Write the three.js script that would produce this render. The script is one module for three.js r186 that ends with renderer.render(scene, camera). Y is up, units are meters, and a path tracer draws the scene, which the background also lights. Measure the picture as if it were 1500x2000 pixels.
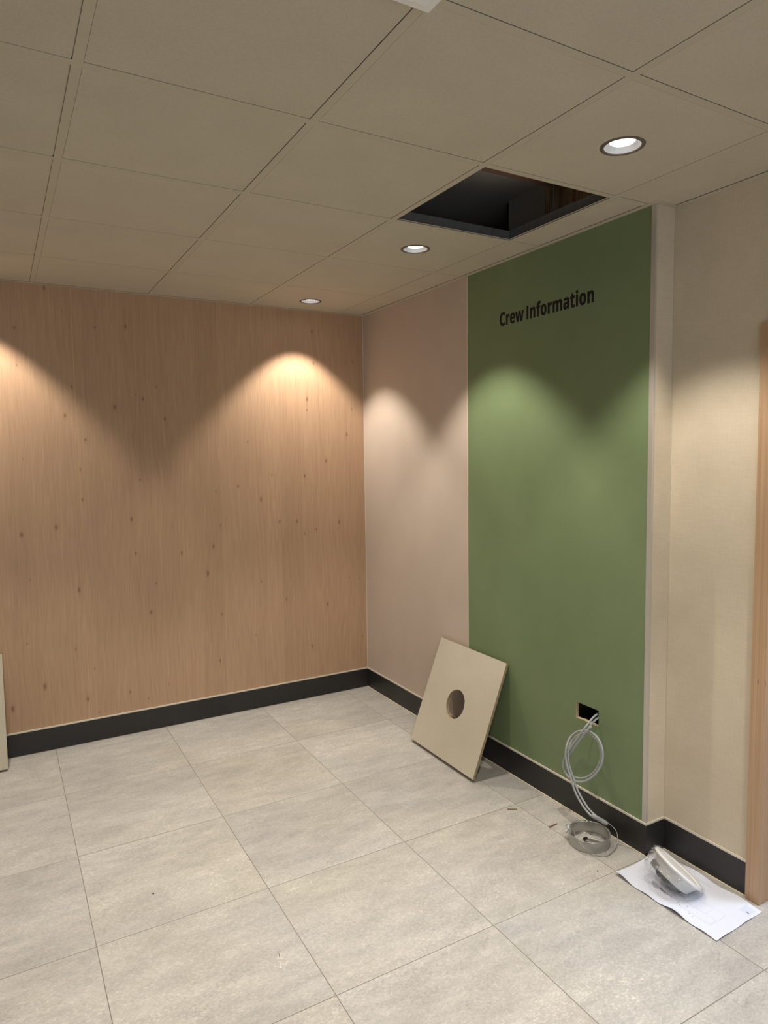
import * as THREE from 'three';
import { RoundedBoxGeometry } from 'three/addons/geometries/RoundedBoxGeometry.js';
import { TextGeometry } from 'three/addons/geometries/TextGeometry.js';
import { FontLoader } from 'three/addons/loaders/FontLoader.js';
import { RectAreaLightUniformsLib } from 'three/addons/lights/RectAreaLightUniformsLib.js';
import * as BGU from 'three/addons/utils/BufferGeometryUtils.js';

// ---------------------------------------------------------------- camera, light, exposure
const scene = new THREE.Scene();
scene.background = new THREE.Color(0x000000);
const camera = new THREE.PerspectiveCamera(2 * Math.atan(1000 / 1343.27) * 180 / Math.PI, 0.75, 0.05, 40);
camera.position.set(-2.1942, 1.6346, 4.2104);
camera.rotation.set(-0.0773, -0.5252, -0.0118, 'YXZ');
camera.setViewOffset(1500, 2000, -23.5, 10.9, 1500, 2000);
const renderer = new THREE.WebGLRenderer({ antialias: true });
renderer.toneMapping = THREE.LinearToneMapping;
renderer.toneMappingExposure = 1.0;
renderer.shadowMap.enabled = true;
RectAreaLightUniformsLib.init();
const LAMP_COLOUR = [1.0, 0.915, 0.785], LAMP_CANDELA = 6.2, CONE = 45.8, PENUMBRA = 0.24;   // each recessed downlight
const DISC_GLOW = [9, 8.8, 8.3];                                      // what the eye sees of its LED disc
const LOBBY_COLOUR = [0.80, 0.88, 1.0], LOBBY_NITS = 40;                // cool LED panel of the next room
const DAY_COLOUR = [0.84, 0.93, 1.0], DAY_NITS = 0.6;                     // daylight through the glazed front behind the camera
const H = 2.56, XC = -0.1943, ZC = 0.5805, P = 0.6;                     // ceiling height, grid lines, pitch

// ---------------------------------------------------------------- helpers
function rng(seed) { let a = seed >>> 0; return () => { a = (a + 0x6D2B79F5) >>> 0; let t = a; t = Math.imul(t ^ (t >>> 15), t | 1); t ^= t + Math.imul(t ^ (t >>> 7), t | 61); return ((t ^ (t >>> 14)) >>> 0) / 4294967296; }; }
function hash(x, y, s) { let h = Math.imul(x, 374761393) ^ Math.imul(y, 668265263) ^ Math.imul(s, 2147483647 - 4242); h = Math.imul(h ^ (h >>> 13), 1274126177); h ^= h >>> 16; return (h >>> 0) / 4294967296; }
// value noise that repeats after (px, py) cells
function noise(x, y, px, py, s) {
  const x0 = Math.floor(x), y0 = Math.floor(y), fx = x - x0, fy = y - y0, u = fx * fx * (3 - 2 * fx), v = fy * fy * (3 - 2 * fy);
  const a = ((x0 % px) + px) % px, b = (a + 1) % px, c = ((y0 % py) + py) % py, d = (c + 1) % py;
  const n0 = hash(a, c, s) * (1 - u) + hash(b, c, s) * u, n1 = hash(a, d, s) * (1 - u) + hash(b, d, s) * u;
  return n0 * (1 - v) + n1 * v - 0.5;
}
function fbm(x, y, px, py, s, oct) { let f = 0, a = 1; for (let o = 0; o < oct; o++) { f += a * noise(x, y, px, py, s + o * 17); x *= 2; y *= 2; px *= 2; py *= 2; a *= 0.55; } return f; }
const clamp = (v) => v < 0 ? 0 : v > 255 ? 255 : v;
function texture(w, h, fill, colour = true, metresX = 1, metresY = 1) {
  const data = new Uint8Array(w * h * 4), px = [0, 0, 0];
  for (let y = 0; y < h; y++) for (let x = 0; x < w; x++) { fill((x + 0.5) / w, (y + 0.5) / h, px); const k = (y * w + x) * 4; data[k] = clamp(px[0]); data[k + 1] = clamp(px[1]); data[k + 2] = clamp(px[2]); data[k + 3] = 255; }
  const t = new THREE.DataTexture(data, w, h, THREE.RGBAFormat);
  t.wrapS = t.wrapT = THREE.RepeatWrapping; t.magFilter = THREE.LinearFilter; t.minFilter = THREE.LinearMipmapLinearFilter; t.generateMipmaps = true;
  if (colour) t.colorSpace = THREE.SRGBColorSpace;
  t.repeat.set(1 / metresX, 1 / metresY); t.needsUpdate = true;
  return t;
}
const mat = (o) => new THREE.MeshStandardMaterial(o), phys = (o) => new THREE.MeshPhysicalMaterial(o);
const used = {};
function numbered(n) { used[n] = (used[n] ?? -1) + 1; return used[n] ? n + '_' + String(used[n]).padStart(3, '0') : n; }
function put(name, geometry, material, parent = scene) {
  const m = new THREE.Mesh(geometry, material); m.name = numbered(name); m.castShadow = m.receiveShadow = true; parent.add(m); return m;
}
function tag(o, label, category, group) { o.userData.label = label; o.userData.category = category; if (group) o.userData.group = group; return o; }
function thing(name, label, category, [x, y, z] = [0, 0, 0], group) { const g = new THREE.Group(); g.name = numbered(name); g.position.set(x, y, z); scene.add(g); return tag(g, label, category, group); }
function setting(name, label) { const g = new THREE.Group(); g.name = name; used[name] = 0; g.userData.kind = 'structure'; if (label) g.userData.label = label; scene.add(g); return g; }
// uv in metres from the way a face points
function metres(g, du = 0, dv = 0) {
  const p = g.attributes.position, n = g.attributes.normal, uv = new Float32Array(p.count * 2);
  for (let i = 0; i < p.count; i++) {
    const ax = Math.abs(n.getX(i)), ay = Math.abs(n.getY(i)), az = Math.abs(n.getZ(i));
    uv[2 * i] = (ax >= ay && ax >= az ? p.getZ(i) : p.getX(i)) + du; uv[2 * i + 1] = (ay > ax && ay > az ? p.getZ(i) : p.getY(i)) + dv;
  }
  return g.setAttribute('uv', new THREE.BufferAttribute(uv, 2));
}
function box(x0, x1, y0, y1, z0, z1, bevel = 0) {
  const w = x1 - x0, h = y1 - y0, d = z1 - z0;
  const g = bevel ? new RoundedBoxGeometry(w, h, d, 1, bevel) : new THREE.BoxGeometry(w, h, d);
  g.translate((x0 + x1) / 2, (y0 + y1) / 2, (z0 + z1) / 2);
  return metres(g);
}
const merge = (list) => BGU.mergeGeometries(list.map((g) => { const q = g.index ? g.toNonIndexed() : g; for (const k of Object.keys(q.attributes)) if (!['position', 'normal', 'uv'].includes(k)) q.deleteAttribute(k); return q; }));
function tube(points, r, seg = 8, steps, closed = false) { return new THREE.TubeGeometry(new THREE.CatmullRomCurve3(points.map((p) => new THREE.Vector3(...p)), closed, 'centripetal'), steps ?? points.length * 10, r, seg, closed); }

// ---------------------------------------------------------------- surfaces
const R1 = rng(11);
// oak laminate: narrow strips, fine upright grain, small knots
const STRIPS = []; for (let u = 0; u < 1;) { STRIPS.push([u, (R1() - 0.5), R1()]); u += 0.028 + R1() * 0.04; }
const KNOTS = [[-2.0754, 2.3201], [-1.9251, 2.5405], [-1.6816, 2.3515], [-1.5195, 2.3701], [-1.8127, 2.0218], [-1.4406, 1.9654], [-1.5952, 1.9148], [-1.3213, 1.8523], [-1.853, 1.8613], [-1.7553, 1.7294], [-1.7886, 1.5643], [-1.7854, 1.3951], [-1.4727, 1.4978], [-1.5296, 1.2706], [-1.5149, 1.0686], [-1.2519, 1.0496], [-1.0992, 0.9097], [-1.0591, 1.075], [-0.8933, 1.4391], [-0.8228, 1.7161], [-1.823, 0.8878], [-1.4423, 0.7103], [-1.0185, 0.6431], [-2.0942, 1.2175], [-1.9236, 1.2482], [-0.4157, 1.9918], [-0.0922, 1.9358], [-0.2891, 1.5892], [-0.4455, 1.491], [-0.134, 1.7665], [-0.4544, 1.1127], [-0.3696, 1.1343], [-0.7462, 1.3525], [-0.6266, 1.2012], [-0.5066, 1.194], [-0.2032, 1.1722], [-0.3731, 2.4295], [-0.3669, 2.2257], [-1.856, 0.5518], [-1.7626, 0.4236], [-2.0195, 0.3657], [-1.8049, 0.2543], [-2.1807, 0.2698], [-1.4764, 0.1938], [-0.2984, 0.6204], [-0.5905, 0.69], [-0.8047, 0.482], [-1.0406, 0.3529], [-0.417, 0.3488]]
  .map(([x, y]) => [((x % 2.4) + 2.4) % 2.4 / 2.4, y / 2.6, 0.5 + R1() * 0.7, R1()]);
for (let i = 0; i < 26; i++) KNOTS.push([R1(), R1(), 0.3 + R1() * 0.35, R1()]);
const woodGrid = new Map();
KNOTS.forEach((k) => { for (let a = -1; a <= 1; a++) for (let b = -1; b <= 1; b++) { const key = ((Math.floor(k[0] * 40) + a + 40) % 40) + ',' + ((Math.floor(k[1] * 40) + b + 40) % 40); if (!woodGrid.has(key)) woodGrid.set(key, []); woodGrid.get(key).push(k); } });
function woodTone(u, v) {     // u over 2.4 m, v over 2.6 m
  let k = STRIPS.length - 1; while (STRIPS[k][0] > u) k--;
  const [s0, tone, ph] = STRIPS[k];
  const warp = noise(u * 14, v * 9, 14, 9, 5) * 0.010;
  let d = 0, knot = 0;
  for (const [ku, kv, size, r] of woodGrid.get(Math.floor(u * 40) + ',' + Math.floor(v * 40)) ?? []) {
    const dx = (u - ku) * 2.4, dy = (v - kv) * 2.6, a = 0.0055 * size, b = a * (1.5 + r), e = Math.sqrt((dx / a) ** 2 + (dy / b) ** 2) * (1 + 0.5 * noise(u * 900, v * 900, 900, 900, 8));
    knot = Math.max(knot, e < 1 ? 1 : e < 2.2 ? (2.2 - e) / 1.2 * 0.35 : 0);
    const e2 = Math.sqrt((dx / (a * 2)) ** 2 + (dy / (b * 6)) ** 2); if (e2 < 1) knot = Math.max(knot, (1 - e2) * 0.13);
  }
  const x = u + warp;
  const fine = noise(x * 760, v * 30, 760, 30, 21 + k) * 1.35 + noise(x * 380, v * 12, 380, 12, 41) * 0.6 + noise(x * 120, v * 5, 120, 5, 61 + k) * 0.3;
  const arch = ph > 0.55 ? Math.sin((x - s0) * 420 + Math.pow(Math.abs((x - s0) / 0.03 - 0.5), 2) * 9 + v * 16 + noise(u * 60, v * 6, 60, 6, 9) * 6) * 0.35 : 0;
  d = fine * 9 + arch * 5 + tone * 7 + fbm(u * 5, v * 3, 5, 3, 77, 3) * 6;
  return [d, knot];
}
const OAK = [188, 154, 125];
const oakMap = texture(2048, 1536, (u, v, o) => { const [d, k] = woodTone(u, v); o[0] = OAK[0] + d - k * 40; o[1] = OAK[1] + d * 0.95 - k * 43; o[2] = OAK[2] + d * 0.85 - k * 40; }, true, 2.4, 2.6);
const oakBump = texture(1024, 1024, (u, v, o) => { o[0] = o[1] = o[2] = 128 + 60 * (noise(u * 500, v * 20, 500, 20, 21) + noise(u * 260, v * 9, 260, 9, 41)); }, false, 1.2, 1.3);
const oak = mat({ map: oakMap, bumpMap: oakBump, bumpScale: 0.00007, roughness: 0.55 });
// door timber, redder and plainer
const timberMap = texture(512, 1024, (u, v, o) => { const d = noise(u * 160, v * 7, 160, 7, 3) * 16 + noise(u * 60, v * 3, 60, 3, 4) * 14 + fbm(u * 6, v * 4, 6, 4, 6, 3) * 8, k = Math.max(0, 1 - Math.hypot((u - 0.32) * 90, (v - 0.37) * 160)) + Math.max(0, 1 - Math.hypot((u - 0.7) * 90, (v - 0.72) * 160)); o[0] = 188 + d - k * 70; o[1] = 155 + d - k * 70; o[2] = 124 + d * 0.9 - k * 60; }, true, 0.3, 2.2);
const timber = mat({ map: timberMap, roughness: 0.5 });
// stone-look floor tiles: clouds, layered flecks that run across the room
const stoneMap = texture(2048, 2048, (u, v, o) => {
  const wx = u + noise(u * 9, v * 9, 9, 9, 90) * 0.012, wy = v + noise(u * 7, v * 11, 7, 11, 91) * 0.012;
  const cloud = fbm(wx * 6, wy * 9, 6, 9, 100, 5), streak = fbm(wx * 26, wy * 70, 26, 70, 120, 4), grit = noise(u * 700, v * 700, 700, 700, 140), speck = fbm(wx * 330, wy * 520, 330, 520, 150, 2);
  const patch = noise(wx * 14, wy * 22, 14, 22, 170), white = Math.max(0, speck + cloud * 0.35 - 0.36) * 40, dark = Math.max(0, -speck * 0.8 + patch * 0.7 - 0.46) * 40;
  const d = cloud * 14 + streak * 13 + grit * 8 + noise(u * 330, v * 560, 330, 560, 145) * 11 + speck * 9 + white - dark, warm = fbm(u * 4, v * 5, 4, 5, 180, 3) * 5;
  o[0] = 174 + d + warm * 0.4; o[1] = 171 + d; o[2] = 167 + d * 0.95 - warm * 0.8;
}, true, 2.4, 2.4);
const stoneBump = texture(1024, 1024, (u, v, o) => { o[0] = o[1] = o[2] = 128 + 90 * fbm(u * 90, v * 140, 90, 140, 150, 3); }, false, 1.2, 1.2);
const stone = mat({ map: stoneMap, bumpMap: stoneBump, bumpScale: 0.0004, roughness: 0.62 });
const grout = mat({ color: 0x857d71, roughness: 0.9 });
// ceiling board: even beige with a fine fibre speckle
const boardMap = texture(1024, 1024, (u, v, o) => { const d = noise(u * 800, v * 800, 800, 800, 31) * 8 + noise(u * 300, v * 300, 300, 300, 32) * 6 + fbm(u * 8, v * 8, 8, 8, 33, 3) * 4; o[0] = 199 + d; o[1] = 191 + d; o[2] = 173 + d; }, true, 1.2, 1.2);
const board = mat({ map: boardMap, roughness: 0.92 });
const boardPaint = mat({ color: new THREE.Color(0xc4bca9), roughness: 0.7 });
// smooth painted boards, with faint wipe marks
const paint = (r, g, b, s, amount) => texture(1024, 1024, (u, v, o) => { const d = fbm(u * 5, v * 4, 5, 4, s, 4) * amount + noise(u * 420, v * 420, 420, 420, s + 5) * 2.5 + Math.max(0, noise(u * 90, v * 60, 90, 60, s + 7) + noise(u * 7, v * 6, 7, 6, s + 9) - 0.74) * 26; o[0] = r + d; o[1] = g + d; o[2] = b + d; }, true, 1.3, 1.3);
const pinkBoard = mat({ map: paint(208, 193, 180, 200, 6), roughness: 0.6 });
const greenBoard = mat({ map: paint(123, 142, 104, 230, 6), roughness: 0.5 });
// woven wall covering
const clothMap = texture(1024, 1024, (u, v, o) => { const d = noise(u * 400, v * 26, 400, 26, 260) * 4 + noise(u * 24, v * 420, 24, 420, 261) * 6 + noise(u * 500, v * 500, 500, 500, 262) * 7 + fbm(u * 5, v * 4, 5, 4, 263, 3) * 9; o[0] = 212 + d; o[1] = 199 + d; o[2] = 178 + d; }, true, 0.8, 0.8);
const clothBump = texture(512, 512, (u, v, o) => { o[0] = o[1] = o[2] = 128 + 100 * (noise(u * 180, v * 13, 180, 13, 260) + noise(u * 12, v * 190, 12, 190, 261)); }, false, 0.4, 0.4);
const cloth = mat({ map: clothMap, bumpMap: clothBump, bumpScale: 0.0001, roughness: 0.85 });
const plain = mat({ color: 0x857868, roughness: 0.9 });
const blackSkirting = mat({ map: texture(512, 256, (u, v, o) => { const d = fbm(u * 6, v * 4, 6, 4, 300, 4) * 8 + Math.max(0, noise(u * 40, v * 30, 40, 30, 301) + noise(u * 9, v * 9, 9, 9, 302) - 0.7) * 60; o[0] = 42 + d; o[1] = 41 + d; o[2] = 41 + d; }, true, 1.4, 0.7), roughness: 0.42 });
const aluminium = mat({ color: 0xcfcac2, metalness: 0.4, roughness: 0.38 });
const strip = mat({ color: 0xdcd6c9, metalness: 0.15, roughness: 0.45 });
const sealant = mat({ color: 0xe6dcc2, roughness: 0.6 });
const galvanised = mat({ map: texture(256, 256, (u, v, o) => { const d = fbm(u * 12, v * 12, 12, 12, 320, 3) * 16; o[0] = 128 + d; o[1] = 131 + d; o[2] = 134 + d; }, true, 0.2, 0.2), metalness: 0.7, roughness: 0.5 });
const chipboard = mat({ map: texture(512, 512, (u, v, o) => { const d = noise(u * 120, v * 120, 120, 120, 340) * 40 + noise(u * 220, v * 60, 220, 60, 341) * 30; o[0] = 200 + d; o[1] = 178 + d; o[2] = 140 + d * 0.8; }, true, 0.3, 0.3), roughness: 0.95 });
const fibreCore = mat({ map: texture(512, 512, (u, v, o) => { const d = noise(u * 160, v * 160, 160, 160, 350) * 26 + noise(u * 30, v * 240, 30, 240, 351) * 22; o[0] = 162 + d; o[1] = 145 + d; o[2] = 116 + d * 0.9; }, true, 0.3, 0.3), roughness: 1 });
const darkVoid = mat({ color: 0x2a2724, roughness: 1 });
const concrete = mat({ color: 0xbdb7b0, roughness: 0.95 });

// ---------------------------------------------------------------- floor
const floor = setting('floor', 'pale grey-beige stone-look floor tiles with thin dark joints');
{
  const XF = -0.1823, ZF = 0.6091, SZ = 0.6015, J = 0.001, r = rng(5);
  put('grout_bed', box(-4.6, 1.9, -0.06, -0.0014, -0.3, 6.8), grout, floor);
  for (let i = -4; i <= 7; i++) for (let j = -1; j <= 10; j++) {
    const x1 = XF - 0.6 * i, x0 = x1 - 0.6, z0 = ZF + SZ * (j - 1), z1 = z0 + SZ;
    const lobby = x0 > 0.15;
    if (lobby && (z1 < 2.2 || z0 > 4.6)) continue;
    if (x0 > -0.3 && z1 < 2.3 && x0 > 0.02) continue;
    const h = (r() - 0.5) * 0.0005, g = box(x0 + J, x1 - J, -0.02, h, z0 + J, z1 - J, 0.0008);
    const uv = g.attributes.uv, a = r() * 2.4, b = r() * 2.4, f = r() < 0.5 ? 1 : -1;
    for (let k = 0; k < uv.count; k++) uv.setXY(k, uv.getX(k) * f + a, uv.getY(k) * f + b);
    put('floor_tile', g, stone, floor);
  }
}

// ---------------------------------------------------------------- ceiling: boards in a half-hidden grid, one board missing
const LIGHT_X = [-0.4943, -2.2943], LIGHT_Z = [0.2705, 1.4805, 2.6805, 3.8805];
const LIGHTS = []; for (const x of LIGHT_X) for (const z of LIGHT_Z) LIGHTS.push([x, z]);
const ceiling = setting('ceiling', 'suspended ceiling of square beige boards with thin shadow gaps');
{
  const FL = 0.024, GAP = 0.003, T = 0.018, xs = [], zs = [];
  const boundX = [-4.4, 0], boundZ = [0, 6.6];
  for (let i = -1; i <= 7; i++) {            // boards between grid line i+1 and i
    const xr = XC - P * i, xl = xr - P;
    for (let j = -1; j <= 9; j++) {
      const z0 = ZC + P * (j - 0), z1 = z0 + P;
      let a = xl + FL + 0.0006, b = xr - GAP, c = z0 + GAP, d = z1 - FL - 0.0006;
      const zMid = (c + d) / 2, wallX = zMid > 2.5 ? 0.109 : 0;
      a = Math.max(a, -4.4 + FL); b = Math.min(b, wallX - FL - GAP); c = Math.max(c, FL + GAP); d = Math.min(d, 6.6 - FL);
      if (j === -1) c = FL + GAP;
      if (i === -1 && j === 2) { d = Math.min(d, 2.381 - FL); }
      if (b - a < 0.02 || d - c < 0.02) continue;
      if (i === 0 && j === 2) continue;      // the missing board
      const lamp = LIGHTS.find(([lx, lz]) => lx > a && lx < b && lz > c && lz < d);
      let g;
      if (lamp) {
        const s = new THREE.Shape([[a, -d], [b, -d], [b, -c], [a, -c]].map(([x, y]) => new THREE.Vector2(x, y)));
        const hole = new THREE.Path(); hole.absarc(lamp[0], -lamp[1], 0.0605, 0, Math.PI * 2, true); s.holes.push(hole);
        g = new THREE.ExtrudeGeometry(s, { depth: T, bevelEnabled: false, curveSegments: 32 }); g.rotateX(-Math.PI / 2); g.translate(0, H, 0); metres(g);
      } else g = box(a, b, H, H + T, c, d, 0.0008);
      put('ceiling_board', g, board, ceiling);
    }
  }
  // grid: flush flange and upright web; the webs show in the open bay
  for (let i = -1; i <= 6; i++) {
    const x = XC - P * i, z1 = 6.6, z0 = i === -1 ? 99 : 0.0;
    if (z0 > z1) continue;
    put('grid_runner', merge([box(x, x + FL, H, H + 0.0012, z0 + FL, z1 - FL), box(x - 0.006, x, H + 0.0035, H + 0.0045, z0 + FL, z1 - FL)]), boardPaint, ceiling);
    put('grid_web', merge([box(x - 0.0002, x + 0.0012, H + 0.0012, H + 0.034, z0, z1), box(x - 0.003, x + 0.004, H + 0.034, H + 0.042, z0, z1)]), galvanised, ceiling);
    if (i < 3) for (const z of [1.0, 2.05, 3.2]) put('hanger_wire', tube([[x + 0.002, H + 0.04, z], [x + 0.003, 2.70, z + 0.004], [x, 2.841, z]], 0.0016, 6, 8), galvanised, ceiling);
  }
  for (let j = 0; j <= 9; j++) {
    const z = ZC + P * j; if (z > 6.5) continue;
    for (let i = -1; i <= 7; i++) {
      let a = XC - P * (i + 1) + FL, b = XC - P * i;
      const wallX = z > 2.5 ? 0.109 : 0;
      if (i === -1) b = Math.min(b, wallX - FL); if (a < -4.4 + FL) a = -4.4 + FL;
      if (b - a < 0.02) continue;
      put('grid_bar', merge([box(a, b, H, H + 0.0012, z - FL, z), box(a, b, H + 0.0035, H + 0.0045, z, z + 0.006)]), boardPaint, ceiling);
      put('grid_web', merge([box(a, b, H + 0.0012, H + 0.032, z - 0.0012, z + 0.0002), box(a, b, H + 0.032, H + 0.04, z - 0.004, z + 0.003)]), galvanised, ceiling);
    }
  }
  put('slab', box(-4.8, 2.2, 2.84, 3.0, -0.4, 7.0), concrete, ceiling);
}
// edge angles where the ceiling meets the walls
function edgeAngle(n, label, list) { const t = setting('trim_' + n, label); for (const b of list) put('edge_angle', box(...b), boardPaint, t); return t; }
edgeAngle(1, 'beige ceiling edge angle above the oak wall', [[-4.4, 0, H - 0.0015, H, 0, 0.024]]);
edgeAngle(2, 'beige ceiling edge angle above the pink and green boards', [[-0.024, 0, H - 0.0015, H, 0.024, 2.402 + 0.024]]);
edgeAngle(3, 'short beige ceiling edge angle over the wall return', [[0, 0.109, H - 0.0015, H, 2.402, 2.426]]);
edgeAngle(4, 'beige ceiling edge angle above the woven wall covering', [[0.085, 0.109, H - 0.0015, H, 2.426, 6.6]]);

// ---------------------------------------------------------------- walls
const wallBack = setting('wall_back', 'oak laminate wall with small knots and one upright joint');
put('wall_panel', box(-1.7965, 0.004, 0.0, H, -0.012, 0, 0.0006), oak, wallBack);
put('wall_panel', box(-4.4, -1.7985, 0.0, H, -0.012, 0, 0.0006), oak, wallBack);
put('joint_strip', box(-1.7986, -1.7964, 0.0, H, -0.012, -0.0008), mat({ color: 0xe0b98a, roughness: 0.5 }), wallBack);
put('wall_core', box(-4.8, 1.2, -0.06, 2.84, -0.4, -0.012), darkVoid, wallBack);

const wallRight = setting('wall_right', 'right wall of a pink board, a green board and a woven wall covering');
function sideBoard(z0, z1, y0, y1, hole) {    // a board whose face is at x = 0, seen from the room
  const s = new THREE.Shape([[z0, y0], [z1, y0], [z1, y1], [z0, y1]].map(([x, y]) => new THREE.Vector2(x, y)));
  if (hole) s.holes.push(new THREE.Path(hole.map(([x, y]) => new THREE.Vector2(x, y))));
  const g = new THREE.ExtrudeGeometry(s, { depth: 0.018, bevelEnabled: false });
  g.applyMatrix4(new THREE.Matrix4().makeBasis(new THREE.Vector3(0, 0, 1), new THREE.Vector3(0, 1, 0), new THREE.Vector3(-1, 0, 0)).setPosition(0.018, 0, 0));
  return g;
}
put('wall_panel', sideBoard(0, 1.1985, 0, H), [pinkBoard, chipboard], wallRight);
{
  const r = rng(21), hole = [], corners = [[2.011, 0.445], [2.1447, 0.447], [2.1452, 0.517], [2.0112, 0.5168]];
  corners.forEach(([z, y], k) => { const [z2, y2] = corners[(k + 1) % 4], n = k === 0 ? 16 : 5; for (let i = 0; i < n; i++) { const t = i / n, q = i ? (k === 0 ? 0.005 : 0.0015) : 0; hole.push([z + (z2 - z) * t + (k % 2 ? (r() - 0.5) * q : 0), y + (y2 - y) * t + (k % 2 ? 0 : (r() - 0.5) * q)]); } });
  put('wall_panel', sideBoard(1.2015, 2.384, 0, H, hole.reverse()), [greenBoard, chipboard], wallRight);
}
put('wall_core', merge([box(0.10, 0.3, -0.06, 2.56, -0.2, 2.39), box(0.018, 0.1, 0, 2.56, 1.955, 1.995), box(0.018, 0.1, 0, 2.56, 2.2, 2.39)]), darkVoid, wallRight);
put('wall_panel', box(0.004, 0.109, 0, H, 2.388, 2.402, 0.001), cloth, wallRight);
put('wall_panel', box(0.109, 0.15, 0, H, 2.38, 2.79), cloth, wallRight);
put('wall_panel', box(0.109, 0.15, 2.05, H, 2.79, 3.78), cloth, wallRight);
put('wall_panel', box(0.109, 0.15, 0, H, 3.78, 6.6), cloth, wallRight);
put('wall_core', merge([box(0.15, 0.23, 0, H, 2.38, 2.80), box(0.15, 0.23, 2.05, H, 2.80, 3.77), box(0.15, 0.23, 0, H, 3.77, 6.6)]), plain, wallRight);
// what shows through the open ceiling bay: boards and plaster above the green board
put('timber_board', box(0.002, 0.02, H + 0.003, 2.84, 1.79, 2.395), mat({ map: texture(512, 256, (u, v, o) => { const d = noise(u * 90, v * 4, 90, 4, 360) * 50 + noise(u * 20, v * 3, 20, 3, 361) * 40; o[0] = 176 + d; o[1] = 150 + d; o[2] = 118 + d; }, true, 0.6, 0.3), roughness: 0.9 }), wallRight);
put('plaster_board', box(0.004, 0.02, H + 0.003, 2.84, 1.535, 1.79), concrete, wallRight);
put('upper_wall', merge([box(0.02, 0.3, H + 0.003, 2.84, 1.5, 2.395), box(0.9, 1.0, H, 2.84, -0.3, 1.5)]), darkVoid, wallRight);
put('upper_wall', box(0.109, 0.23, H, 2.84, 2.395, 6.7), darkVoid, wallRight);
put('ceiling_joist', box(-4.5, 0.0, 2.79, 2.84, 1.86, 1.95), mat({ color: 0x8a6a5a, roughness: 0.9 }), wallRight);

const wallLeft = setting('wall_left', 'plain wall on the left side of the room');
put('wall_panel', box(-4.6, -4.4, -0.06, 2.84, -0.2, 6.8), plain, wallLeft);
const wallFront = setting('wall_front', 'plain wall behind the camera');
put('wall_panel', merge([box(-4.6, -4.0, -0.06, 2.84, 6.6, 6.8), box(-0.4, 1.9, -0.06, 2.84, 6.6, 6.8), box(-4.0, -0.4, -0.06, 0.12, 6.6, 6.8), box(-4.0, -0.4, 2.2, 2.84, 6.6, 6.8)]), plain, wallFront);
{
  const w = setting('window_1', 'glazed front behind the camera, outside the picture'), frame = mat({ color: 0x6f6f6f, roughness: 0.5 }), pane = mat({ color: 0x000000, emissive: new THREE.Color().setRGB(0.84, 0.93, 1), emissiveIntensity: 1.2 });
  put('window_frame', merge([box(-4.0, -0.4, 0.12, 0.17, 6.66, 6.72), box(-4.0, -0.4, 2.15, 2.2, 6.66, 6.72), ...[-4.0, -2.825, -1.65, -0.45].map((x) => box(x, x + 0.05, 0.17, 2.15, 6.66, 6.72))]), frame, w);
  for (const x of [-3.95, -2.775, -1.6]) put('pane', box(x, x + 1.125, 0.17, 2.15, 6.69, 6.70), pane, w);
  const a = new THREE.RectAreaLight(new THREE.Color().setRGB(...DAY_COLOUR), DAY_NITS, 3.5, 1.98); a.name = 'daylight'; a.position.set(-2.2, 1.16, 6.58); a.lookAt(-2.2, 1.16, 0); scene.add(a);
}
// next room behind the doorway
const lobbyWall = setting('wall_lobby', 'plain walls and ceiling of the room behind the doorway');
put('wall_panel', merge([box(1.6, 1.75, -0.06, 2.84, 1.8, 5.2), box(0.23, 1.6, -0.06, 2.84, 1.9, 2.1), box(0.23, 1.6, -0.06, 2.84, 4.9, 5.1), box(0.23, 1.6, 2.6, 2.7, 2.0, 5.0)]), plain, lobbyWall);

// baseboards with their light top strip and a bead of sealant at the floor
function baseboard(side, label, face, cap, bead) { const t = setting('baseboard_' + side, label); put('board', box(...face, 0.0008), blackSkirting, t); put('cap_strip', box(...cap, 0.0006), strip, t); put('sealant_bead', box(...bead), sealant, t); }
const HB = 0.128, CAP = 0.136, PR = 0.006;
baseboard('back', 'black baseboard along the oak wall', [-4.4, 0, 0.002, HB, 0, PR], [-4.4, 0, HB, CAP, 0, PR + 0.0005], [-4.4, -0.006, 0, 0.0012, PR, PR + 0.001]);
baseboard('right', 'black baseboard under the pink and green boards', [-PR, 0, 0.002, HB, PR, 2.402 + PR], [-PR - 0.0005, 0, HB, CAP, PR, 2.402 + PR], [-PR - 0.004, -PR, 0, 0.004, PR, 2.402 + PR]);
baseboard('return', 'short black baseboard on the wall return', [0.0002, 0.103, 0.002, HB, 2.402, 2.402 + PR], [0, 0.103, HB, CAP, 2.402, 2.402 + PR + 0.0005], [0.0, 0.103, 0, 0.002, 2.402 + PR, 2.402 + PR + 0.0015]);
baseboard('recess', 'black baseboard under the woven wall covering beside the doorway', [0.103, 0.109, 0.002, HB, 2.402 + PR, 2.768], [0.1025, 0.109, HB, CAP, 2.402 + PR, 2.768], [0.099, 0.103, 0, 0.004, 2.402 + PR, 2.768]);

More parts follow.
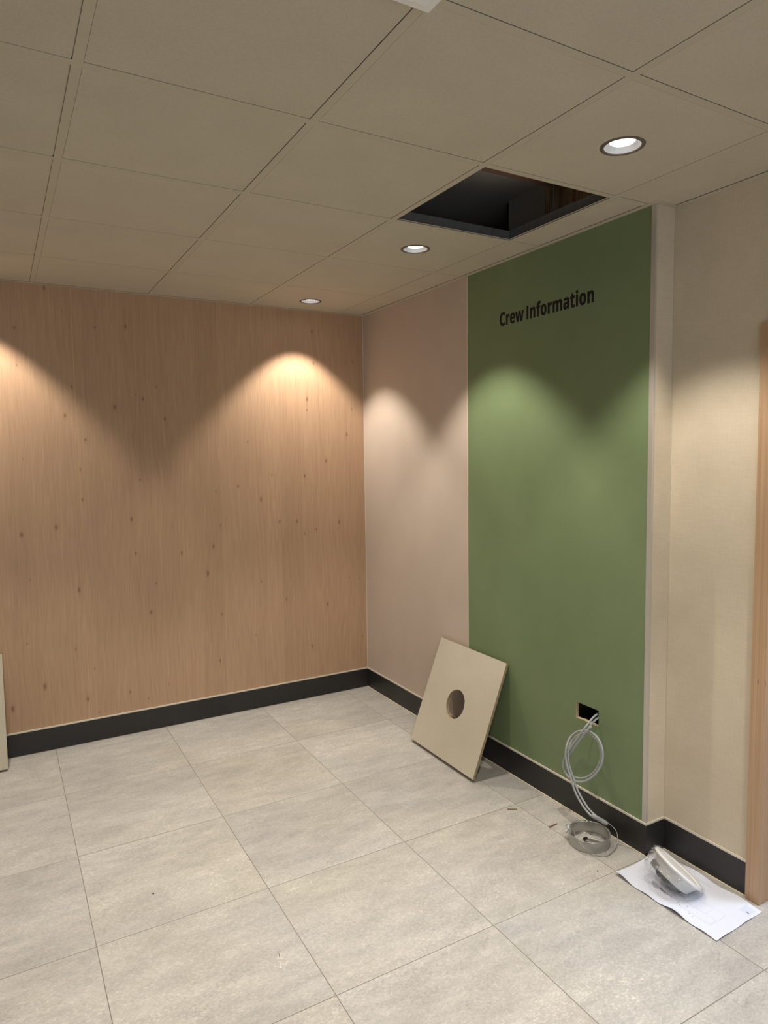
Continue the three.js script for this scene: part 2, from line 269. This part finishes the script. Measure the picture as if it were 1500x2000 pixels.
// thin metal profiles
{
  const t = setting('trim_5', 'brushed aluminium corner profile at the free edge of the green board');
  put('profile', merge([box(-0.0022, 0.002, CAP, H - 0.002, 2.3835, 2.4030, 0.0006), box(-0.0022, 0.008, CAP, H - 0.002, 2.4015, 2.4042, 0.0006)]), aluminium, t);
  const u = setting('trim_6', 'thin pale joint profile between the pink and the green board');
  put('profile', box(-0.0028, 0.004, CAP, H - 0.002, 1.1978, 1.2022), mat({ color: 0xe4dccb, roughness: 0.45 }), u);
  const v = setting('trim_7', 'thin pale corner profile between the oak wall and the pink board');
  put('profile', merge([box(-0.003, 0, CAP, H - 0.002, 0, 0.0018), box(-0.0018, 0, CAP, H - 0.002, 0.0018, 0.0035)]), strip, v);
  const w = setting('trim_8', 'fine pale joint in the inner corner of the wall return');
  put('profile', box(0.1065, 0.109, CAP, H - 0.002, 2.402, 2.4045), boardPaint, w);
}
// ---------------------------------------------------------------- doorway
{
  const d = setting('door_1', 'oak door frame at the right edge of the picture');
  put('architrave', box(0.093, 0.118, 0.001, 2.063, 2.769, 2.822, 0.0015), timber, d);
  put('architrave', box(0.093, 0.118, 2.012, 2.063, 2.822, 3.748), timber, d);
  put('architrave', box(0.093, 0.118, 0.001, 2.063, 3.748, 3.801, 0.0015), timber, d);
  put('jamb', box(0.118, 0.245, 0.001, 2.063, 2.79, 2.8222, 0.001), timber, d);
  put('jamb', box(0.118, 0.245, 0.001, 2.063, 3.748, 3.78, 0.001), timber, d);
  put('jamb', box(0.118, 0.245, 2.012, 2.05, 2.822, 3.748), timber, d);
  put('door_stop', merge([box(0.20, 0.245, 0.001, 2.012, 2.8222, 2.836, 0.001), box(0.20, 0.245, 0.001, 2.012, 3.734, 3.748, 0.001)]), timber, d);
}

// ---------------------------------------------------------------- recessed downlights
const trimPaint = mat({ color: 0x6a6057, roughness: 0.55 }), reflectorMetal = mat({ color: 0xd2d5da, metalness: 0.5, roughness: 0.35 });
const glow = mat({ color: 0x000000, emissive: new THREE.Color().setRGB(...DISC_GLOW), emissiveIntensity: 1 });
const trimRing = new THREE.LatheGeometry([[0.0545, 0.001], [0.0555, -0.0022], [0.060, -0.0034], [0.0665, -0.0016], [0.0675, 0], [0.0545, 0.001]].map(([x, y]) => new THREE.Vector2(x, y)), 64);
const cup = new THREE.LatheGeometry([[0.0545, 0.0], [0.0525, 0.003], [0.0485, 0.0075], [0.0435, 0.0115], [0.038, 0.0145], [0.038, 0.017], [0.057, 0.017], [0.057, 0.0005]].map(([x, y]) => new THREE.Vector2(x, y)), 64);
const heatSink = new THREE.CylinderGeometry(0.05, 0.057, 0.045, 32); heatSink.translate(0, 0.041, 0);
const disc = new THREE.CylinderGeometry(0.0375, 0.0375, 0.001, 48); disc.translate(0, 0.0145, 0);
const seen3 = ['recessed round downlight nearest the corner of the oak and pink walls', 'recessed round downlight between the corner and the open ceiling bay', 'largest recessed round downlight, in front of the open ceiling bay'];
const target = new Map();
let proto;
LIGHTS.forEach(([x, z], k) => {
  const inView = k < 3, label = inView ? seen3[k] : 'recessed round downlight beyond the edge of the picture';
  let o;
  if (!proto) {
    o = proto = thing('downlight', label, 'light', [x, H, z], 'recessed ceiling downlights');
    put('trim_ring', trimRing, trimPaint, o); put('reflector', cup, reflectorMetal, o); put('lamp_disc', disc, glow, o); put('housing', heatSink, darkVoid, o);
  } else { o = proto.clone(); o.name = numbered('downlight'); o.position.set(x, H, z); o.userData = { label, category: 'light', group: inView ? 'recessed ceiling downlights' : 'downlights beyond the edge of the picture' }; scene.add(o); }
});
for (const [x, z] of LIGHTS) {
  const s = new THREE.SpotLight(new THREE.Color().setRGB(...LAMP_COLOUR), LAMP_CANDELA, 0, CONE * Math.PI / 180, PENUMBRA, 2);
  s.name = numbered('downlight_beam'); s.position.set(x, H + 0.009, z); s.target.position.set(x, 0, z); s.castShadow = true; s.shadow.radius = 1.0; s.shadow.mapSize.set(1024, 1024);
  scene.add(s); scene.add(s.target); s.target.name = numbered('beam_target');
}
// cool LED panel in the next room
{
  const t = thing('ceiling_panel_light', 'square white panel light of the room behind the doorway, outside the picture', 'light', [0.85, 2.6, 3.5]);
  put('frame', box(-0.31, 0.31, -0.012, 0, -0.31, 0.31), mat({ color: 0xeeeeee, roughness: 0.5 }), t);
  put('diffuser', box(-0.29, 0.29, -0.014, -0.011, -0.29, 0.29), mat({ color: 0x000000, emissive: new THREE.Color().setRGB(0.85, 0.92, 1), emissiveIntensity: 2 }), t);
  const a = new THREE.RectAreaLight(new THREE.Color().setRGB(...LOBBY_COLOUR), LOBBY_NITS, 0.58, 0.58); a.name = 'panel_beam'; a.position.set(0.85, 2.58, 3.5); a.lookAt(0.85, 0, 3.5); scene.add(a);
}

// ---------------------------------------------------------------- lettering on the green board
{
  const font = await new FontLoader().loadAsync('fonts/droid/droid_sans_bold.typeface.json');
  const t = thing('wall_lettering', 'black lettering reading Crew Information, stuck high on the green board', 'lettering', [0, 2.2555, 1.4715]);
  const ink = mat({ color: 0x100d0f, roughness: 0.8 });
  const text = 'Crew Information', size = 0.0875, scale = font.data.resolution ? size / font.data.resolution : size / 1000;
  let pen = 0; const glyphs = [];
  for (const ch of text) {
    const ha = font.data.glyphs[ch].ha * scale;
    if (ch === 'I') { const g = new THREE.ExtrudeGeometry(new THREE.Shape([[0.008, 0], [0.028, 0], [0.028, size * 0.97], [0.008, size * 0.97]].map(([x, y]) => new THREE.Vector2(x, y))), { depth: 0.001, bevelEnabled: false }); g.translate(pen - 0.002, 0, 0); glyphs.push(g); pen += 0.037; continue; }
    if (ch !== ' ') { const g = new TextGeometry(ch, { font, size, depth: 0.0008, curveSegments: 6, bevelEnabled: true, bevelSize: 0.0014, bevelThickness: 0.0003, bevelSegments: 1 }); g.translate(pen, 0, 0); glyphs.push(g); }
    pen += ch === ' ' ? ha * 0.9 : ha;
  }
  let lo = 1e9, hi = -1e9, top = -1e9; for (const g of glyphs) { g.computeBoundingBox(); lo = Math.min(lo, g.boundingBox.min.x); hi = Math.max(hi, g.boundingBox.max.x); }
  const capH = glyphs[0].boundingBox.max.y;      // the C
  const fx = 0.6225 / (hi - lo), fy = 0.0650 / capH;
  for (const g of glyphs) {
    g.translate(-lo, 0, 0); g.scale(fx, fy, 1);
    g.applyMatrix4(new THREE.Matrix4().makeBasis(new THREE.Vector3(0, 0, 1), new THREE.Vector3(0, 1, 0), new THREE.Vector3(-1, 0, 0)));
    put('letter', g, ink, t);
  }
}

// ---------------------------------------------------------------- loose ceiling boards
function looseBoard(name, label, position, width, length, tiltSin, hole, seed) {
  const t = thing(name, label, 'ceiling board', position), c = Math.sqrt(1 - tiltSin * tiltSin), r = rng(seed);
  const layer = (w0, w1, l0, l1, depth, off, m) => {
    const s = new THREE.Shape([[w0, l0], [w1, l0], [w1, l1], [w0, l1]].map(([x, y]) => new THREE.Vector2(x, y)));
    if (hole) { const p = []; for (let k = 0; k < 120; k++) { const a = -k / 120 * Math.PI * 2, q = hole[2] + (off ? 0 : 0.0) + (r() - 0.5) * 0.0009 + (r() < 0.05 ? 0.0018 : 0); p.push(new THREE.Vector2(hole[0] + Math.cos(a) * q, hole[1] + Math.sin(a) * q)); } s.holes.push(new THREE.Path(p)); }
    const g = new THREE.ExtrudeGeometry(s, { depth, bevelEnabled: false }); g.translate(0, 0, off);
    return [g, m];
  };
  return [t, layer, c];
}
{
  // against the right wall: leans from the floor to the wall, a round cut-out in it
  const sin = 0.3615, cos = 0.932, W = 0.588;
  const [t, layer] = looseBoard('loose_ceiling_board', 'beige ceiling board with a round cut-out, leaning against the pink and green wall', [-0.2165, 0.0066, 0.959], W, 0.598, sin, [0.2925, 0.2957, 0.0765], 31);
  const basis = new THREE.Matrix4().makeBasis(new THREE.Vector3(0, 0, 1), new THREE.Vector3(sin, cos, 0), new THREE.Vector3(-cos, sin, 0));
  const [g1, m1] = layer(0.004, W - 0.004, 0, 0.594, 0.0085, 0, [fibreCore, fibreCore]); g1.applyMatrix4(basis); put('core_layer', g1, m1, t);
  const [g2, m2] = layer(0, W, 0.0055, 0.598, 0.0065, 0.0115, [board, chipboard]); g2.applyMatrix4(basis); const f = put('face_layer', g2, [board, fibreCore], t);
}
{
  const sin = 0.235, cos = Math.sqrt(1 - sin * sin), W = 0.588;
  const [t, layer] = looseBoard('loose_ceiling_board', 'beige ceiling board leaning on the oak wall at the left edge of the picture', [-2.217, 0.0045, 0.156], W, 0.598, sin, null, 41);
  const basis = new THREE.Matrix4().makeBasis(new THREE.Vector3(1, 0, 0), new THREE.Vector3(0, cos, -sin), new THREE.Vector3(0, sin, cos));
  const [g1] = layer(-W + 0.004, -0.003, 0, 0.594, 0.009, 0); g1.applyMatrix4(basis); put('core_layer', g1, [fibreCore, fibreCore], t);
  const [g2] = layer(-W, 0, 0.004, 0.598, 0.009, 0.009); g2.applyMatrix4(basis); put('face_layer', g2, [board, board], t);
}

// ---------------------------------------------------------------- cables out of the wall opening
const cableGrey = mat({ color: 0xa9adb0, roughness: 0.45 });
{
  const a = thing('cable', 'grey cable leaving the wall opening higher up, looped once below it', 'cable', [0, 0, 0], 'grey cables out of the wall opening');
  const A = [[0.050, 0.4881, 2.1063], [0.000, 0.4956, 2.1330], [-0.030, 0.4910, 2.1412], [-0.075, 0.4544, 2.1384], [-0.084, 0.3986, 2.1031], [-0.087, 0.3367, 2.0639], [-0.088, 0.2861, 2.0341], [-0.088, 0.2474, 2.0249], [-0.088, 0.2155, 2.0443], [-0.086, 0.2041, 2.0798], [-0.084, 0.2140, 2.1264], [-0.080, 0.2470, 2.1754], [-0.076, 0.2988, 2.2168], [-0.072, 0.3525, 2.2376], [-0.068, 0.4016, 2.2303], [-0.062, 0.4306, 2.1988], [-0.054, 0.4371, 2.1534], [-0.046, 0.4269, 2.1102], [-0.050, 0.4097, 2.0718], [-0.070, 0.3805, 2.0491], [-0.098, 0.3422, 2.0533], [-0.104, 0.2987, 2.0569], [-0.104, 0.2577, 2.0698], [-0.102, 0.2180, 2.0867], [-0.099, 0.1780, 2.1025], [-0.095, 0.1382, 2.1293], [-0.090, 0.1058, 2.1665], [-0.085, 0.0905, 2.1998], [-0.070, 0.081, 2.2065]];
  put('sheath', tube(A, 0.0044, 10, 220), cableGrey, a);
  const b = thing('cable', 'grey cable leaving the wall opening lower down, with a small pale tab on it', 'cable', [0, 0, 0], 'grey cables out of the wall opening');
  const B = [[0.050, 0.4637, 2.1096], [0.000, 0.4817, 2.1390], [-0.025, 0.4680, 2.1367], [-0.062, 0.4401, 2.1376], [-0.072, 0.3846, 2.1033], [-0.076, 0.3254, 2.0652], [-0.077, 0.2746, 2.0354], [-0.077, 0.2442, 2.0294], [-0.077, 0.2226, 2.0454], [-0.076, 0.2151, 2.0788], [-0.074, 0.2257, 2.1224], [-0.070, 0.2540, 2.1656], [-0.066, 0.2957, 2.1988], [-0.061, 0.3459, 2.2161], [-0.056, 0.3882, 2.2079], [-0.049, 0.4112, 2.1781], [-0.041, 0.4165, 2.1352], [-0.034, 0.4077, 2.0956], [-0.037, 0.3872, 2.0621], [-0.057, 0.3600, 2.0454], [-0.087, 0.3343, 2.0577], [-0.093, 0.2932, 2.0612], [-0.092, 0.2514, 2.0730], [-0.089, 0.2123, 2.0920], [-0.087, 0.1807, 2.1056], [-0.083, 0.1422, 2.1353], [-0.080, 0.1120, 2.1713], [-0.075, 0.0966, 2.2045], [-0.066, 0.086, 2.2085]];
  put('sheath', tube(B, 0.0044, 10, 220), cableGrey, b);
  put('tab', box(-0.050, -0.042, 0.450, 0.458, 2.140, 2.147, 0.001), strip, b);
  const s = thing('cable_sleeve', 'grey sleeve joining both cable ends at the back rim of the metal ring', 'cable');
  put('sleeve', merge([tube([[-0.086, 0.0985, 2.192], [-0.075, 0.090, 2.2045], [-0.055, 0.0762, 2.2125], [-0.035, 0.0615, 2.2258]], 0.0095, 10, 24), new THREE.SphereGeometry(0.0095, 10, 8).translate(-0.035, 0.0615, 2.2258)]), cableGrey, s);
}

// ---------------------------------------------------------------- metal ring on the floor
const ringMetal = mat({ color: 0xb4b4b0, metalness: 0.75, roughness: 0.33 }), foil = phys({ color: 0xe6e8ea, metalness: 0.7, roughness: 0.2 });
{
  const c = [-0.127, 0, 2.219];
  const t = thing('metal_ring', 'open grey metal ring lying on the floor under the cables', 'ring', c);
  const prof = [[0.0795, 0.0008], [0.0815, 0.0004], [0.082, 0.003], [0.0822, 0.043], [0.0865, 0.0465], [0.0875, 0.0485], [0.0865, 0.050], [0.0825, 0.0495], [0.0805, 0.046], [0.0798, 0.004], [0.0795, 0.0008]].map(([x, y]) => new THREE.Vector2(x, y));
  put('ring_wall', new THREE.LatheGeometry(prof, 72), ringMetal, t);
  put('inner_lip', new THREE.LatheGeometry([[0.0795, 0.003], [0.07, 0.002], [0.07, 0.0006], [0.0795, 0.0006], [0.0795, 0.003]].map(([x, y]) => new THREE.Vector2(x, y)), 64), ringMetal, t);
  const r = rng(71), g = new THREE.IcosahedronGeometry(0.016, 2).toNonIndexed(); const m = BGU.mergeVertices((g.deleteAttribute('normal'), g.deleteAttribute('uv'), g)); const p = m.attributes.position;
  for (let i = 0; i < p.count; i++) { const q = 0.6 + r() * 0.7; p.setXYZ(i, p.getX(i) * q * 0.8, p.getY(i) * q * 1.2, p.getZ(i) * q); }
  const cr = m.toNonIndexed(); cr.computeVertexNormals(); cr.translate(-0.052, 0.042, -0.066);
  put('crumpled_foil', cr, foil, t);
}
{
  const t = thing('spring_clip', 'small dark spring clip lying inside the metal ring', 'clip', [-0.115, 0, 2.235]);
  const black = mat({ color: 0x161514, roughness: 0.5 });
  const bar = box(-0.012, 0.012, 0.003, 0.012, -0.032, 0.032, 0.002); bar.rotateY(0.5); put('arm', bar, mat({ color: 0x8f8d88, metalness: 0.6, roughness: 0.35 }), t);
  for (const k of [-1, 1]) { const e = new THREE.CylinderGeometry(0.0075, 0.0075, 0.014, 16); e.rotateZ(Math.PI / 2); e.translate(0.015 * k, 0.0105, 0.032 * k); put('end_cap', e, black, t); }
}
{
  const t = thing('wire_loop', 'thin bright metal strip curling from the metal ring round onto the floor', 'wire');
  const pts = [[-0.105, 0.030, 2.158], [-0.140, 0.054, 2.148], [-0.178, 0.066, 2.172], [-0.199, 0.067, 2.202], [-0.218, 0.060, 2.239], [-0.214, 0.044, 2.256], [-0.208, 0.031, 2.278], [-0.192, 0.015, 2.295], [-0.165, 0.004, 2.311], [-0.1385, 0.003, 2.327], [-0.0891, 0.003, 2.3194], [-0.050, 0.008, 2.300], [-0.0324, 0.02, 2.2894], [-0.0138, 0.04, 2.2604], [-0.018, 0.055, 2.2229], [-0.034, 0.06, 2.205]];
  put('strip', tube(pts, 0.0016, 6, 160), ringMetal, t);
}

// ---------------------------------------------------------------- drawing sheet
{
  const cv = document.createElement('canvas'); cv.width = 1024; cv.height = 704; const q = cv.getContext('2d'), r = rng(91);
  q.fillStyle = '#d9deee'; q.fillRect(0, 0, 1024, 704);
  q.lineWidth = 1.6; const pen = (a) => { q.strokeStyle = 'rgba(92,98,122,' + a * 0.7 + ')'; };
  pen(0.55); q.strokeRect(150, 330, 380, 215); q.strokeRect(560, 330, 330, 240); q.strokeRect(600, 350, 180, 120); q.strokeRect(640, 470, 240, 90); q.strokeRect(470, 250, 150, 130);
  for (let k = 0; k < 520; k++) { const x = 160 + r() * 400, y = 335 + r() * 205, w = 4 + r() * 22, h = 3 + r() * 12; pen(0.25 + r() * 0.5); q.beginPath(); if (r() < 0.3) q.arc(x, y, 2 + r() * 5, 0, 6.3 * r()); else { q.moveTo(x, y); q.lineTo(x + w * (r() < 0.5 ? 1 : 0), y + h * (r() < 0.5 ? 1 : 0)); } q.stroke(); if (k % 3 === 0) q.strokeRect(x, y, w * 0.6, h * 0.7); }
  for (let k = 0; k < 160; k++) { const x = 500 + r() * 130, y = 240 + r() * 150; q.strokeStyle = 'rgba(60,80,150,' + (0.2 + r() * 0.5) + ')'; q.beginPath(); q.moveTo(x, y); q.lineTo(x + (r() - 0.5) * 24, y + (r() - 0.5) * 10); q.stroke(); }
  for (let k = 0; k < 60; k++) { const x = 560 + r() * 320, y = 440 + r() * 130; pen(0.2 + r() * 0.3); q.beginPath(); q.moveTo(x, y); q.lineTo(x + 3 + r() * 12, y); q.stroke(); }
  q.fillStyle = '#3a3d4a'; for (const [x, y] of [[575, 405], [640, 520], [590, 560], [700, 590], [740, 600]]) { q.beginPath(); q.arc(x, y, 3.5, 0, 6.3); q.fill(); }
  for (let k = 0; k < 12; k++) { pen(0.5); q.beginPath(); q.moveTo(420 + k * 14, 60 + r() * 30); q.lineTo(470 + k * 14, 70 + r() * 40); q.stroke(); }
  q.fillStyle = 'rgba(205,215,236,0.8)'; q.fillRect(900, 40, 96, 120); pen(0.4); for (let k = 0; k < 8; k++) { q.beginPath(); q.moveTo(906, 52 + k * 13); q.lineTo(906 + 30 + r() * 50, 52 + k * 13); q.stroke(); } q.fillStyle = '#4a4e60'; q.fillRect(952, 120, 26, 9);
  const tx = new THREE.CanvasTexture(cv); tx.colorSpace = THREE.SRGBColorSpace; tx.magFilter = THREE.LinearFilter;
  // long side along the wall; u runs along z, v from the room towards the wall
  const C00 = [-0.2045, 2.4297], C10 = [-0.198, 2.8603], C11 = [0.0706, 2.849], C01 = [0.073, 2.418], NU = 72, NV = 48, pos = [], uv = [], idx = [];
  for (let b = 0; b <= NV; b++) for (let a = 0; a <= NU; a++) {
    const u = a / NU, v = b / NV, x = (C00[0] * (1 - u) + C10[0] * u) * (1 - v) + (C01[0] * (1 - u) + C11[0] * u) * v, z = (C00[1] * (1 - u) + C10[1] * u) * (1 - v) + (C01[1] * (1 - u) + C11[1] * u) * v;
    const edge = Math.exp(-v * 14), back = Math.exp(-(1 - v) * 9), left = Math.exp(-u * 16), right = Math.exp(-(1 - u) * 14);
    const y = 0.0012 + edge * (0.006 + 0.004 * Math.sin(u * 11 + 1) + 0.0035 * Math.sin(u * 23)) + back * (0.004 + 0.004 * Math.sin(u * 15 + 2)) + left * (0.003 + 0.0025 * Math.sin(v * 9 + 1.2)) + right * 0.002 * (1 + Math.sin(v * 12)) + 0.0012 * (1 + Math.sin(u * 7 + v * 5)) * Math.sin(v * Math.PI);
    pos.push(x, y, z); uv.push(u, v);
  }
  const top = pos.length / 3; for (let k = 0; k < top; k++) { pos.push(pos[3 * k], pos[3 * k + 1] - 0.0003, pos[3 * k + 2]); uv.push(uv[2 * k], uv[2 * k + 1]); }
  const at = (a, b) => b * (NU + 1) + a;
  for (let b = 0; b < NV; b++) for (let a = 0; a < NU; a++) { const i = at(a, b), j = at(a + 1, b), k = at(a, b + 1), l = at(a + 1, b + 1); idx.push(i, j, k, j, l, k); idx.push(i + top, k + top, j + top, j + top, k + top, l + top); }
  const g = new THREE.BufferGeometry(); g.setAttribute('position', new THREE.Float32BufferAttribute(pos, 3)); g.setAttribute('uv', new THREE.Float32BufferAttribute(uv, 2)); g.setIndex(idx); g.computeVertexNormals();
  tag(put('paper_sheet', g, mat({ map: tx, roughness: 0.7, side: THREE.DoubleSide })), 'large white sheet with a printed floor plan, lying on the floor by the doorway', 'paper');
}

// ---------------------------------------------------------------- new lamp in a clear bag, tipped over on the sheet
{
  const t = thing('bagged_lamp', 'white round ceiling lamp in a crinkled clear plastic bag, tipped on the paper sheet', 'lamp', [-0.060, 0.072, 2.602]);
  const n = new THREE.Vector3(0.585, 0.768, 0.270).normalize(); t.quaternion.setFromUnitVectors(new THREE.Vector3(0, 1, 0), n);
  const L = (p) => new THREE.LatheGeometry(p.map(([x, y]) => new THREE.Vector2(x, y)), 64);
  const white = mat({ color: 0xeef0f4, roughness: 0.6 });
  put('face_rim', L([[0.083, 0.0015], [0.086, 0.006], [0.097, 0.0055], [0.1, 0.002], [0.1, -0.003], [0.094, -0.005], [0.083, -0.005], [0.083, 0.0015]]), white, t);
  put('diffuser', L([[0, 0.0], [0.05, 0.0008], [0.083, 0.0015], [0.083, -0.003], [0, -0.003]].reverse()), mat({ color: 0xf2f3f6, roughness: 0.6 }), t);
  put('housing', L([[0.094, -0.005], [0.086, -0.012], [0.072, -0.046], [0.068, -0.048], [0.0, -0.048]].reverse()), mat({ color: 0xcfd0cf, roughness: 0.4 }), t);
  put('heat_sink', L([[0.052, -0.048], [0.052, -0.066], [0.046, -0.069], [0, -0.069]].reverse()), mat({ color: 0x55585a, metalness: 0.4, roughness: 0.4 }), t);
  for (const a of [0.4, 2.6]) { const c = box(-0.006, 0.006, -0.012, 0.012, -0.02, 0.02, 0.002); c.translate(0.078, -0.042, 0); c.rotateY(a); put('spring_clip', c, mat({ color: 0x85888b, roughness: 0.4, metalness: 0.4 }), t); }
  // bag: a closed thin film round the lamp, creased
  const r = rng(55), ring = [], prof = [[0.103, 0.009], [0.108, 0.006], [0.112, 0.0], [0.110, -0.02], [0.107, -0.046], [0.100, -0.070], [0.06, -0.088], [0.002, -0.090]];
  const g = new THREE.LatheGeometry(new THREE.SplineCurve(prof.map(([x, y]) => new THREE.Vector2(x, y))).getPoints(40), 96), p = g.attributes.position, v = new THREE.Vector3();
  for (let i = 0; i < p.count; i++) {
    v.fromBufferAttribute(p, i); const a = Math.atan2(v.z, v.x), rad = Math.hypot(v.x, v.z), w = Math.max(0, Math.min(1, (rad - 0.01) / 0.05));
    const crease = (Math.abs(noise(a * 7 / Math.PI + 7, v.y * 60 + 9, 14, 1000, 3)) + Math.abs(noise(a * 15 / Math.PI + 15, v.y * 110 + 9, 30, 1000, 4)) * 0.6) * 0.026 * w;
    const side = v.y < -0.004 ? 1 : 0.35; v.x *= 1 - crease * side / Math.max(rad, 0.03); v.z *= 1 - crease * side / Math.max(rad, 0.03); v.y += noise(v.x * 80 + 50, v.z * 80 + 50, 1000, 1000, 6) * 0.004 * w;
    t.updateMatrixWorld(true); v.applyMatrix4(t.matrixWorld); v.x = Math.min(v.x, 0.098); if (v.y < 0.004) { v.y = 0.004 + Math.abs(noise(v.x * 120 + 60, v.z * 120 + 60, 1000, 1000, 7)) * 0.004; } v.applyMatrix4(t.matrixWorld.clone().invert());
    p.setXYZ(i, v.x, v.y, v.z);
  }
  const q = BGU.toCreasedNormals(g, 0.35);
  put('clear_bag', q, phys({ color: 0xffffff, transmission: 1, thickness: 0, roughness: 0.25, ior: 1.5, side: THREE.DoubleSide }), t);
}

// ---------------------------------------------------------------- small things on the floor
{
  const brass = mat({ color: 0x8a6636, metalness: 0.55, roughness: 0.45 });
  const screw = (label, a, b) => {
    const A = new THREE.Vector3(...a), B = new THREE.Vector3(...b), len = A.distanceTo(B), t = thing('wood_screw', label, 'screw', a);
    t.quaternion.setFromUnitVectors(new THREE.Vector3(0, 0, 1), B.clone().sub(A).normalize());
    const prof = [[0.0002, 0]]; for (let k = 0; k <= 22; k++) prof.push([(k % 2 ? 0.0024 : 0.0016) * Math.min(1, (k + 1) / 5), 0.002 + k * (len * 0.7) / 22]); prof.push([0.0018, len * 0.74], [0.0018, len * 0.93], [0.0042, len * 0.985], [0.0042, len], [0, len]);
    const g = new THREE.LatheGeometry(prof.map(([x, y]) => new THREE.Vector2(x, y)), 12); g.rotateX(Math.PI / 2); put('shank', g, brass, t);
  };
  screw('brass wood screw on the floor between the leaning board and the metal ring', [-0.2485, 0.0025, 1.8288], [-0.2095, 0.0044, 1.8579]);
  screw('brass wood screw on the floor joint close to the metal ring', [-0.1347, 0.0025, 2.0413], [-0.1883, 0.0044, 2.0475]);
  const crumb = (name, label, pos, size, m, seed) => { const r = rng(seed), g = new THREE.IcosahedronGeometry(size, 1); const p = g.attributes.position, memo = new Map(); for (let i = 0; i < p.count; i++) { const k = [p.getX(i), p.getY(i), p.getZ(i)].map((c) => c.toFixed(5)).join(); if (!memo.has(k)) memo.set(k, 0.5 + r() * 0.8); const s = memo.get(k); p.setXYZ(i, p.getX(i) * s, p.getY(i) * s * 0.7, p.getZ(i) * s); } g.computeVertexNormals(); const o = put(name, g, m); o.position.set(...pos); tag(o, label, 'debris'); };
  crumb('plaster_crumb', 'pale crumb of filler on the baseboard strip below the cable loop', [-0.006, 0.134, 2.150], 0.009, mat({ color: 0xbfb49a, roughness: 1 }), 3);
  const r = rng(17), sm = []; for (let k = 0; k < 40; k++) { const t = r(), q = r(); sm.push(box(0, 0.0015 + q * 0.004, 0.0003, 0.0005, 0, 0.002 + r() * 0.006).translate(-1.4685 - t * 0.019 + (r() - 0.5) * 0.004, 0, 2.145 + t * 0.072)); }
  const sc = put('scuff_mark', merge(sm), mat({ color: 0xdedad2, roughness: 0.9 }), floor); sc.userData.label = 'short white scuff'; sc.userData.kind = 'stuff';
  const grit = mat({ color: 0x4a4034, roughness: 1 });
  crumb('grit_crumb', 'dark crumb of grit alone on a floor tile at the lower left of the picture', [-1.7637, 0.001, 1.6215], 0.0035, grit, 8);
  crumb('grit_crumb', 'tiny dark crumb of grit on the floor near the corner of the paper sheet', [-0.243, 0.001, 2.378], 0.0028, grit, 9);
}
// ceiling fixture cut off by the top of the picture
{
  const t = thing('ceiling_fixture', 'flat white square ceiling fixture cut off at the top of the picture', 'light fixture', [-1.515, H, 3.09]);
  put('body', box(-0.15, 0.15, -0.010, 0, -0.15, 0.15, 0.003), mat({ color: 0xf2f2f0, roughness: 0.4 }), t);
  put('cover', box(-0.13, 0.13, -0.014, -0.010, -0.13, 0.13, 0.002), mat({ color: 0xf5f5f3, roughness: 0.3 }), t);
}

renderer.render(scene, camera);
